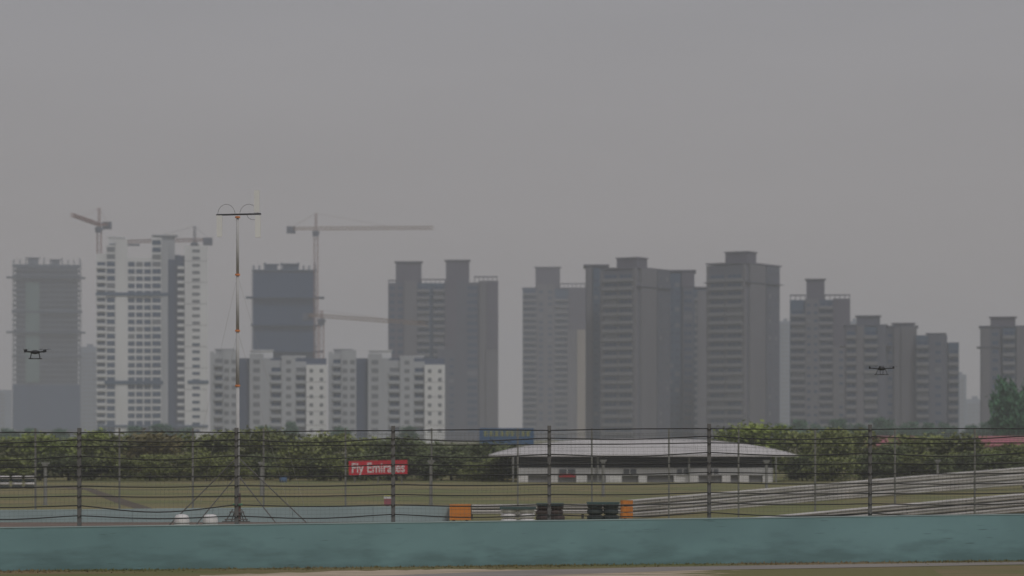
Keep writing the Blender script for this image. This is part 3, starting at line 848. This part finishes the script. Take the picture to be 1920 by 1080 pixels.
class Bld:
    def __init__(s, name, D, x0, xc, x1, th, label, cat='apartment tower', depth=15., group='apartment towers on the skyline', floor=3.0):
        s.D = D; s.xc = xc; s.th = R(th) if th else math.atan(((x0+xc)/2-960)/FPX); s.c, s.s = math.cos(s.th), math.sin(s.th); s.Xc = X_(xc, D)
        s.root = empty(name, (s.Xc, D, -.25), -s.th, label=label, cat=cat, group=group)
        s.L = depth if x1 is None else s.lenS(x1); s.W = -s.fx(x0); s.fl = floor
        s.walls = {}; s.wins = []; s.bals = []; s.x0 = x0
    def fx(s, px):         # front face local x (<=0)
        t = (px-960)/FPX; return -(s.Xc - t*s.D)/(s.c + t*s.s)
    def lenS(s, px):
        t = (px-960)/FPX; return (t*s.D - s.Xc)/(s.s - t*s.c)
    def z(s, y): return Z_(y, s.D)+.25
    def box(s, m, *a): s.walls.setdefault(m.name, (m, MB()))[1].box(*a)
    def core(s, m, ytop, inset=0.0):
        s.box(m, -s.W+inset, -inset, inset, s.L-inset, -1, s.z(ytop))
    def bay(s, a, b, ytop, off, m, kind='plain', ww=None, wh=1.5, n=1, pale=False, ybot=None, bm=None, y0=None, mull=2, sill=.95, side=False, skip=0):
        if side: xa, xb = s.lenS(a), s.lenS(b)
        else: xa, xb = s.fx(a), s.fx(b)
        zt = s.z(ytop); zb = -1 if ybot is None else s.z(ybot)
        if side: s.box(m, 0.002, off, xa, xb, zb, zt)
        else: s.box(m, xa, xb, -off, .002, zb, zt)
        if kind in ('win', 'balc'):
            fz = s.fl*round(max(zb, 2.0)/s.fl); w_ = (xb-xa)/n
            while fz + s.fl < zt - .1 and not False:
                for i in range(n):
                    c = xa + w_*(i+.5); wd = (ww if ww else w_*.8)
                    pale_ = pale or WR.random() < .16
                    if side: loc, rz = (off, c, fz+sill), math.pi/2
                    else: loc, rz = (c, -off, fz+sill), 0
                    if kind == 'win': s.wins.append((window_mesh(wd, wh, pale_, mull), loc, rz))
                    else:
                        l2 = (loc[0], loc[1], fz+.3); s.wins.append((window_mesh(wd, 2.3, pale_, mull), l2, rz))
                        l3 = (loc[0], loc[1], fz+.12); s.bals.append((balcony_mesh(w_-.25, 1.1, bm or B_PARA), l3, rz))
                fz += s.fl
    def housing(s, a, b, ytop, ybase, m, y0=3., y1=9., cap=.35):
        xa, xb = s.fx(a), s.fx(b); mb = MB(); mb.box(xa, xb, y0, y1, s.z(ybase)-.3, s.z(ytop)-.35)
        mb.box(xa-cap, xb+cap, y0-cap, y1+cap, s.z(ytop)-.35, s.z(ytop)); mb.build('lift_housing', m, s.root)
    def pergola(s, a, b, ytop, ybase, m):
        xa, xb = s.fx(a), s.fx(b); mb = MB(); zt = s.z(ytop); zb = s.z(ybase)-.1
        n = max(2, int((xb-xa)/1.8))
        for y in (-.2, 3.2):
            mb.box(xa-.3, xb+.3, y, y+.35, zt-.35, zt)
            for i in range(n+1): x = xa+(xb-xa)*i/n; mb.box(x-.12, x+.12, y+.05, y+.3, zb, zt-.35)
        for i in range(n+1): x = xa+(xb-xa)*i/n; mb.box(x-.1, x+.1, .15, 3.2, zt-.3, zt-.05)
        mb.build('roof_pergola', m, s.root)
    def cornice(s, y, m, ext=.45, h=.5, side=True):
        mb = MB(); z = s.z(y); mb.box(-s.W-ext, ext, -ext, s.L+ext, z, z+h); mb.build('cornice', m, s.root)
    def band(s, a, b, ya, yb, off, m, name='safety_platform', dpt=None):
        xa, xb = s.fx(a), s.fx(b); mb = MB(); mb.box(xa, xb, -off, -.02 if dpt is None else dpt, s.z(yb), s.z(ya)); mb.build(name, m, s.root)
    def done(s):
        first = True
        for m, mb in s.walls.values():
            mb.build('wall', m, s.root)
        for nm, lst in (('window', s.wins), ('balcony', s.bals)):
            keep = lst[:100] if len(lst) <= 100 else sorted(lst, key=lambda q: -q[1][2])[:99]
            rest = [] if len(lst) <= 100 else sorted(lst, key=lambda q: -q[1][2])[99:]
            for me, loc, rz in keep: inst(nm, me, s.root, loc, rz)
            if rest:
                mb = MB(); mats = list(rest[0][0].materials)
                for me, loc, rz in rest:
                    Mx = Matrix.Translation(loc) @ Matrix.Rotation(rz, 4, 'Z'); k = len(mb.v)
                    mb.v += [tuple(Mx @ v.co) for v in me.vertices]
                    for p in me.polygons: mb.f.append(tuple(k+i for i in p.vertices)); mb.m.append(p.material_index)
                mb.build(nm, mats, s.root, kind='stuff')
        return s.root

# --- far blocks dissolved in the haze
for k, (a, b, yt, D, lb) in enumerate([(-60,22,731,2050,'pale hazy block at the left edge behind the scaffolded tower'),(148,186,650,1950,'hazy block between the scaffolded tower and the white tower'),
        (1461,1482,602,1900,'narrow hazy block glimpsed between two dark towers on the right'),(1786,1812,702,2000,'stepped hazy block right of the brown towers'),(1808,1844,748,2200,'lowest palest hazy block in the gap before the rightmost tower'),(1590,1612,602,1900,'hazy block behind the shoulder of the pergola topped tower')]):
    b_ = Bld('distant_block', D, a, b, None, 0, lb, 'apartment block', 14, 'hazy far blocks', 3)
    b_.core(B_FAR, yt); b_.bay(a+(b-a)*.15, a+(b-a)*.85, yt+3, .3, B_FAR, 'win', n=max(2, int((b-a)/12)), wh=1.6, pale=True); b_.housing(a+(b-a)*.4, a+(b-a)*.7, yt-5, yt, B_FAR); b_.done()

# --- T1 scaffolded tower
def construction(name, D, x0, x1, ytop, label, core_m, slab_m, platforms, nets, roof):
    b = Bld(name, D, x0, x1, None, 0, label, 'construction tower', 18)
    b.core(core_m, ytop+4, 1.2)
    z = 3.0; i = 0; H = b.z(ytop)
    while z < H+.5:
        mb = MB(); e = .25+.35*((i*7) % 3)/2
        mb.box(-b.W-e, e, -.45, b.L, z-.45, z+.25); mb.build('floor_slab', slab_m, b.root); z += 3.0; i += 1
    mb = MB(); n = 11
    for k in range(n+1):
        x = -b.W*(k/n); mb.box(x-.3, x+.3, .3, .9, 0, H+ (1.8 if k % 3 else 3.2))
    mb.build('column', core_m, b.root)
    mb = MB(); k = 0; x = -b.W-.8
    while x < .8:
        mb.bar((x, -1.3, 0), (x, -1.3, H+2.0+1.2*((k*5) % 3)), .045, n=4); x += 2.8; k += 1
    z = 1.5
    while z < H+2: mb.bar((-b.W-1.2, -1.3, z), (1.2, -1.3, z), .045, n=4); z += 1.5
    for xx in (-b.W-1.0, 1.0):
        for y in range(0, 17, 3): mb.bar((xx, y, 0), (xx, y, H+1.5), .045, n=4)
    mb.build('scaffold', FRAME, b.root)
    for (a, c, ya, yb, off) in platforms: b.band(a, c, ya, yb, off, core_m, 'catch_platform', 6)
    for (a, c, ya, yb, m) in nets: b.band(a, c, ya, yb, 1.45, m, 'safety_net', -1.38)
    for (a, c, ya, yb) in roof:
        mb = MB(); xa, xb = b.fx(a), b.fx(c); mb.box(xa, xb, 4, 9, b.z(yb)-.4, b.z(ya)); mb.box(xa-1, xb+1, 3, 10, b.z(ya), b.z(ya)+.35); mb.build('roof_core', slab_m, b.root)
    b.done()
construction('tower_under_construction', 1690, 26, 150, 494, 'scaffolded concrete tower under construction with green netting, leftmost on the skyline', B_CON, B_SLAB,
    [(12,160,520,522.5,3.5),(12,160,622,625,3.5),(22,154,583,587,1.8),(22,154,668,670.5,1.8)], [(48,74,530,717,B_GREEN),(24,150,722,806,B_NAVY),(24,150,498,503,B_CON)], [(52,72,484,494),(96,112,487,494)])
construction('tower_under_construction', 1330, 476, 590, 505, 'dark blue netted tower under construction beside the tall crane mast', B_NAVY, B_BLUE,
    [(461,608,557,559.5,4),(470,604,609,611,3.5),(470,606,658,660.5,3.5)], [(474,588,512,720,B_NAVY)], [(498,520,496,505),(530,558,495,505)])

# --- T2 white tower
b = Bld('apartment_tower', 1170, 181, 389, None, 0, 'tall white apartment tower with dark vertical recess, topped by construction, left side', depth=18)
b.core(B_RECESS, 487); W_ = B_WHITE
b.bay(181, 199, 478, 2.2, W_, 'balc', n=1, bm=W_); b.bay(199, 217, 462, 2.6, W_, 'win', n=1, wh=1.9)
b.bay(217, 239, 450, 3.0, W_); b.bay(239, 284, 485, 2.2, W_, 'win', n=3, ww=2.6, wh=1.8)
b.bay(284, 303, 447, 2.8, W_, 'win', n=1, wh=1.9); b.bay(303, 315, 455, 3.2, B_PALE)
b.bay(332, 346, 480, 1.2, B_RECESS, 'balc', bm=W_); b.bay(346, 389, 462, 3.0, W_, 'win', n=1, ww=3.0, wh=1.1, pale=True)
for y in range(490, 800, 40): b.band(346.5, 388.5, y, y+.9, 3.03, FRAME, 'joint_line', -3.0)
b.band(180, 318, 550, 556, 3.4, B_BLUE); b.band(196, 306, 714.5, 721, 3.4, B_BLUE); b.band(352, 391, 713.5, 720, 3.3, B_BLUE); b.band(182, 390, 797, 801, 3.5, B_BLUE)
b.housing(203, 232, 445, 462, W_, 1, 7); b.housing(290, 328, 441, 487, B_PALE, 1, 8, 1.2); b.housing(312, 336, 478, 487, B_RECESS, 2, 8)
b.band(205, 262, 459, 461, 1, B_SLAB, 'formwork_deck', 4); b.done()

# --- low white blocks
def low(xs, label, D=985):
    x0 = xs; b = Bld('apartment_block', D, x0, x0+218, None, 0, label, 'apartment block', 14, 'pale mid rise apartment blocks')
    b.core(B_RECESS, 672)
    b.bay(x0, x0+8, 660, 1.6, B_PALE); b.bay(x0+8, x0+24, 664, 1.4, B_PALE, 'balc', bm=B_PALE)
    b.bay(x0+24, x0+52, 657, 2.0, B_PALE, 'win', n=2, ww=1.5, wh=1.3, pale=True)
    b.bay(x0+74, x0+100, 664, 2.2, B_PALE, 'win', n=1, ww=2.2, wh=1.4, pale=True)
    b.bay(x0+100, x0+113, 672, 1.5, B_PALE); b.bay(x0+113, x0+134, 676, 1.2, B_PALE, 'balc', bm=B_PALE)
    b.bay(x0+134, x0+160, 668, 2.2, B_PALE, 'win', n=1, ww=1.6, wh=1.2, pale=True)
    b.bay(x0+160, x0+180, 678, 1.0, B_PALE, 'balc', bm=B_PALE)
    b.bay(x0+180, x0+218, 684, 3.0, B_WHITE, 'win', n=2, ww=1.1, wh=1.1, pale=True)
    for y in (716, 744, 771, 797): b.band(x0+180.3, x0+217.7, y, y+.8, 3.03, FRAME, 'joint_line', -3.0)
    b.housing(x0+10, x0+44, 654, 672, B_PALE, 2, 7); b.housing(x0+76, x0+118, 656, 672, B_WHITE, 2, 7); b.housing(x0+135, x0+178, 667, 680, B_WHITE, 2, 7)
    b.done()
low(394, 'pale mid rise block with white gable standing below the dark blue netted tower')
low(616, 'pale mid rise block with white gable in front of the twin topped tower', 990)

# --- T4 twin topped
b = Bld('apartment_tower', 1180, 728, 934, None, 0, 'wide twin topped brown tower left of the gap in the skyline')
b.core(B_BLUE, 531)
b.bay(728, 758, 533, 1.5, B_MAUVE, 'win', n=2, ww=2.2, wh=1.5); b.bay(758, 782, 527, 2.2, B_TAUPE)
b.bay(782, 806, 532, .9, B_BLUE, 'balc', bm=B_PARA); b.bay(812, 834, 532, .9, B_BLUE, 'balc', bm=B_PARA)
b.bay(834, 856, 526, 2.4, B_MAUVE); b.bay(856, 872, 526, 2.0, B_BROWN); b.bay(872, 899, 530, 1.2, B_BROWN, 'win', n=1, ww=4.2, wh=1.7, mull=3)
b.bay(899, 913, 527, 2.2, B_TAUPE); b.bay(913, 934, 527, 2.6, B_MAUVE, ybot=655); b.bay(911, 934, 655.4, 3.0, B_TAUPE)
b.bay(820, 856, 655, 2.9, B_BROWN, 'win', n=2, ww=1.8, wh=1.3, pale=False)
b.housing(742, 790, 490, 531, B_MAUVE, 1, 9, .6); b.housing(836, 880, 487, 531, B_MAUVE, 1, 9, .6)
b.pergola(790, 834, 523, 531, B_MAUVE); b.pergola(890, 932, 518, 529, B_MAUVE); b.pergola(729, 742, 525, 532, B_MAUVE); b.done()

# --- T5
b = Bld('apartment_tower', 1390, 980, 1112, None, 0, 'slim brown tower with a beige lower right strip, right of the gap in the skyline')
b.core(B_BLUE, 541)
b.bay(980, 1006, 541, 1.0, B_BLUE, 'balc', bm=B_PARA); b.bay(1006, 1040, 533, 2.0, B_TAUPE, 'win', n=2, ww=2.0, wh=1.3)
b.bay(1040, 1066, 545, 1.1, B_BLUE, 'balc', bm=B_PARA); b.bay(1066, 1112, 541, 2.0, B_MAUVE, ybot=618); b.bay(1064, 1082, 618.4, 2.6, B_TAUPE); b.bay(1082, 1104, 618.4, 3.0, B_BEIGE); b.bay(1104, 1112, 618.4, 2.4, B_TAUPE)
b.housing(1004, 1050, 500, 541, B_MAUVE, 1, 9, .6); b.pergola(1050, 1096, 531, 541, B_MAUVE); b.cornice(541, B_MAUVE, .4, .5); b.done()

# --- T6 big tower, wing behind left, rotated
b = Bld('apartment_tower', 1010, 1098, 1138, None, 0, 'flat fronted grey wing tower joined at the left of the wide balcony tower')
b.core(B_BROWN, 500); b.bay(1100, 1110, 501, 1.2, B_TAUPE); b.bay(1112, 1134, 503, .6, B_BLUE, 'win', n=2, ww=1.4, wh=1.3); b.cornice(499, B_MAUVE, .8, .6)
b.done()
b = Bld('apartment_tower', 985, 1128, 1196, 1257, 32, 'broad balcony fronted tower with blank taupe side, centre right of the skyline')
b.core(B_BROWN, 505)
b.bay(1128.5, 1134, 505, 1.2, B_TAUPE); b.bay(1134, 1190, 507, 1.0, B_BROWN, 'balc', n=2, bm=B_PARA, mull=3); b.bay(1190, 1196, 503, 1.4, B_TAUPE)
b.bay(1199, 1228, 503, .8, B_TAUPE, 'plain', side=True); b.bay(1231, 1254, 503, .5, B_BROWN, 'win', side=True, n=2, ww=1.2, wh=1.2)
b.cornice(537, B_BROWN, 1.15, .25); b.cornice(503, B_MAUVE, .6, .5); b.housing(1151, 1190, 481, 505, B_MAUVE, 2, 9, .4); b.done()
b = Bld('apartment_tower', 1040, 1250, 1302, None, 0, 'plain grey wing tower just right of the broad balcony tower')
b.core(B_BLUE, 512); b.bay(1252, 1276, 513, 1., B_BLUE, 'win', n=2, ww=1.6, wh=1.4); b.bay(1278, 1301, 511, 1.4, B_MAUVE, ybot=538); b.cornice(509, B_MAUVE, .6, .6); b.bay(1280, 1300, 538.4, 1.2, B_BROWN, 'win', n=1, ww=3, wh=1.5); b.done()
b = Bld('apartment_tower', 1130, 1262, 1330, None, 0, 'lower windowed tower squeezed between the two tallest balcony towers')
b.core(B_BLUE, 543); b.bay(1264, 1284, 600, 1., B_TAUPE, 'win', n=1, ww=3.0, wh=1.5); b.bay(1286, 1308, 548, 1.2, B_BLUE, 'balc', bm=B_PARA); b.bay(1308, 1328, 545, 2., B_TAUPE); b.cornice(540, B_MAUVE, .4, .5); b.done()
# --- T8
b = Bld('apartment_tower', 985, 1327, 1400, 1462, 32, 'tallest dark balcony tower with blank side on the right half of the skyline')
b.core(B_BROWN, 496)
b.bay(1327.5, 1332, 496, 1.2, B_TAUPE); b.bay(1332, 1396, 498, 1.0, B_BROWN, 'balc', n=2, bm=B_PARA, mull=3); b.bay(1396, 1400, 495, 1.4, B_TAUPE)
b.bay(1403, 1432, 495, .8, B_TAUPE, side=True); b.bay(1435, 1459, 495, .5, B_BROWN, 'win', side=True, n=2, ww=1.2, wh=1.2)
b.cornice(529, B_BROWN, 1.15, .25); b.cornice(494, B_MAUVE, .6, .5); b.housing(1355, 1396, 470, 496, B_MAUVE, 2, 9, .4); b.done()
# --- T9
b = Bld('apartment_tower', 1070, 1481, 1594, None, 0, 'tower with roof pergola and single lift housing, right of the tallest balcony tower')
b.core(B_BLUE, 562)
b.bay(1482, 1510, 565, 1., B_BLUE, 'balc', bm=B_PARA); b.bay(1510, 1536, 560, 2., B_TAUPE, 'win', n=2, ww=1.4, wh=1.2); b.bay(1536, 1562, 564, 1., B_BLUE, 'balc', bm=B_PARA)
b.bay(1562, 1594, 560, 2., B_MAUVE, ybot=650); b.bay(1562, 1592, 650.4, 2.4, B_TAUPE, 'win', n=1, ww=1.6, wh=1.2)
b.housing(1512, 1546, 522, 562, B_MAUVE, 1, 8, .6); b.pergola(1482, 1510, 552, 562, B_MAUVE); b.pergola(1547, 1593, 552, 562, B_MAUVE); b.done()
# --- T10-12
b = Bld('apartment_tower', 960, 1584, 1662, None, 0, 'brown tower with broad lift housing, left of three stepped towers')
b.core(B_BROWN, 612); b.bay(1586, 1606, 613, 1, B_BROWN, 'balc', bm=B_PARA); b.bay(1606, 1620, 611, 1.6, B_TAUPE); b.bay(1620, 1646, 613, 1, B_BLUE, 'balc', bm=B_PARA); b.bay(1646, 1661, 611, 1.6, B_BROWN)
b.housing(1606, 1650, 591, 612, B_BROWN, 1, 8, .5); b.cornice(611, B_BROWN, .5, .5); b.cornice(649, B_TAUPE, 1.7, .25); b.done()
b = Bld('apartment_tower', 975, 1660, 1719, None, 0, 'taupe tower with flat housing, middle of three stepped towers')
b.core(B_TAUPE, 614); b.bay(1662, 1676, 615, 1, B_BROWN, 'win', n=1, ww=1.6, wh=1.4); b.bay(1676, 1690, 614, 1.5, B_TAUPE); b.bay(1690, 1718, 613, 2, B_TAUPE)
b.housing(1674, 1714, 605, 614, B_MAUVE, 1, 8, .5); b.cornice(613, B_BROWN, .5, .5); b.done()
b = Bld('apartment_tower', 970, 1713, 1798, None, 0, 'lowest of three stepped towers with small balconies along its right edge')
b.core(B_BROWN, 642); b.box(B_BROWN, b.fx(1714), b.fx(1776), .5, 12, 0, b.z(628)); b.bay(1718, 1742, 629, 1, B_BLUE, 'balc', bm=B_PARA); b.bay(1742, 1776, 628, 1.5, B_BROWN, 'win', n=1, ww=2, wh=1.3); b.bay(1778, 1798, 643, .6, B_BLUE, 'balc', bm=B_PARA)
b.housing(1740, 1770, 624, 630, B_BROWN, 1, 8, .8); b.done()
b = Bld('apartment_tower', 960, 1838, 1935, None, 0, 'brown tower behind the tall tree at the right edge')
b.core(B_BROWN, 614); b.bay(1840, 1856, 615, 1, B_TAUPE); b.bay(1856, 1876, 615, .8, B_BROWN, 'win', n=1, ww=2, wh=1.4); b.bay(1880, 1904, 615, 1, B_BLUE, 'balc', bm=B_PARA); b.bay(1906, 1934, 613, 1.6, B_TAUPE)
b.housing(1857, 1904, 593, 614, B_MAUVE, 1, 8, .5); b.cornice(613, B_BROWN, .5, .5); b.cornice(651, B_BROWN, 1.2, .3); b.done()

# ------------------------------------------------------------------ tower cranes
def lattice(mb, a, b, w_, r, n, tri=False):
    a = Vector(a); b = Vector(b); d = (b-a).normalized(); u = d.cross(Vector((0,1,0))) if abs(d.y) < .9 else d.cross(Vector((0,0,1)))
    u.normalize(); v = d.cross(u)
    cs = [u*w_/2+v*w_/2, -u*w_/2+v*w_/2, -u*w_/2-v*w_/2, u*w_/2-v*w_/2]
    for c in cs: mb.bar(a+c, b+c, r, n=4)
    for i in range(n):
        p, q = a.lerp(b, i/n), a.lerp(b, (i+1)/n)
        for k in range(4):
            c, e = cs[k], cs[(k+1) % 4]
            mb.bar(p+c, q+e, r*.7, n=3); mb.bar(p+c, p+e, r*.7, n=3)
def crane(D, pxm, y_apex, y_jib, tip, tail, ybase, label, mj, mm):
    """tip, tail: (px, y, D)"""
    o = empty('tower_crane', (X_(pxm, D), D, -.25), label=label, cat='tower crane', group='tower cranes over the building sites')
    loc = o.location
    L = lambda px, y, d: P(px, y, d) - loc
    zj = Z_(y_jib, D)+.25; za = Z_(y_apex, D)+.25
    mb = MB(); lattice(mb, (0,0,0), (0,0,zj-1.5), 1.8, .13, int(zj/3)); mb.build('mast', mm, o)
    mb = MB(); mb.box(-1.6,1.6,-1.6,1.6,zj-2.4,zj-1.6); mb.box(-1.3,1.3,-2.6,-1.61,zj-3.6,zj-1.2); mb.build('cab', CR_GREY, o)
    mb = MB(); lattice(mb, (0,0,zj-1.4), (0,0,za), .9, .12, 4); mb.build('apex_frame', mm, o)
    t = L(*tip); mb = MB(); lattice(mb, (0,0,zj), t, 1.25, .12, 22); mb.build('jib', mj, o)
    c = L(*tail); mb = MB(); lattice(mb, (0,0,zj), c, 1.1, .12, 6); mb.build('counter_jib', mj, o)
    mb = MB(); mb.box(c.x-2.2, c.x+1.6, c.y-1.2, c.y+1.2, c.z-2.2, c.z+.9); mb.build('counterweight', CR_GREY, o)
    mb = MB(); mb.bar((0,0,za), Vector((0,0,zj)).lerp(t, .62)+Vector((0,0,.8)), .05, n=4); mb.bar((0,0,za), c+Vector((0,0,.6)), .05, n=4); mb.build('tie_bar', mm, o)
crane(1240, 592.5, 400, 428.5, (812, 427, 1200), (547, 428.5, 1248), 700, 'tallest tower crane with long jib above the dark blue netted tower', CR_YEL, CR_RED)
crane(1130, 603, 582, 592.5, (800, 607, 1040), (578, 591, 1140), 700, 'lower tower crane whose jib crosses in front of the twin topped tower', CR_YEL, CR_RED)
crane(1195, 186, 390, 421, (135, 403, 1150), (202, 420, 1209), 700, 'tower crane at far left with short seeming raised red jib', CR_RED, CR_RED)
crane(1195, 365, 424, 450, (225, 453.5, 1250), (391, 450, 1185), 700, 'tower crane behind the right top of the white tower', CR_RED, CR_GREY)

# ------------------------------------------------------------------ drones hovering over the circuit
def drone(px, py, D, label, rz):
    o = empty('drone', P(px, py, D), rz, label=label, cat='drone', group='small dark drones in the air')
    mb = MB(); mb.revolve([(.05,-.07),(.15,-.05),(.19,0),(.15,.05),(.06,.08)], n=14); mb.build('body', M['black'], o, smooth=True)
    for k in range(4):
        a = math.pi/4+k*math.pi/2; e = Vector((math.cos(a)*.50, math.sin(a)*.50, .03))
        mb = MB(); mb.bar((0,0,0), e, .026, .02, 6); mb.bar(e-Vector((0,0,.03)), e+Vector((0,0,.07)), .035, n=8); ar = mb.build('arm', M['black'], o)
        mb = MB(); t = k*.9+.3; d = Vector((math.cos(t), math.sin(t), 0))*.2; n_ = Vector((-d.y, d.x, 0))*.1
        for s in (1, -1):
            p = e+Vector((0,0,.075)); mb.face([p-n_*.3, p+d*s-n_*s*.9, p+d*s+n_*s*.2+Vector((0,0,.01)), p+n_*.4]); mb.face([p+n_*.4-Vector((0,0,.004)), p+d*s+n_*s*.2+Vector((0,0,.006)), p+d*s-n_*s*.9-Vector((0,0,.004)), p-n_*.3-Vector((0,0,.004))])
        mb.build('rotor', M['black'], ar)
    for s in (1, -1):
        mb = MB(); mb.bar((-.24, s*.16, -.24), (.24, s*.16, -.24), .014, n=6); mb.bar((-.14, s*.08, -.03), (-.18, s*.16, -.24), .012, n=6); mb.bar((.14, s*.08, -.03), (.18, s*.16, -.24), .012, n=6)
        mb.build('landing_skid', M['black'], o)
drone(66, 660.5, 105, 'dark drone hovering in front of the scaffolded tower at left', .25)
drone(1653, 691.5, 118, 'dark drone hovering in front of the stepped brown towers at right', .5)

# ------------------------------------------------------------------ haze
def haze():
    mb = MB(); mb.box(-2500, 2500, -200, 3500, -2.2, 118)
    m = bpy.data.materials.new('haze'); m.use_nodes = True; t = m.node_tree; t.nodes.clear()
    out = t.nodes.new('ShaderNodeOutputMaterial'); v = t.nodes.new('ShaderNodeVolumePrincipled')
    v.inputs['Color'].default_value = (.85, .885, .975, 1); v.inputs['Density'].default_value = .00042; v.inputs['Anisotropy'].default_value = .0
    t.links.new(v.outputs[0], out.inputs['Volume'])
    mb.build('haze', m, kind='stuff')
haze()
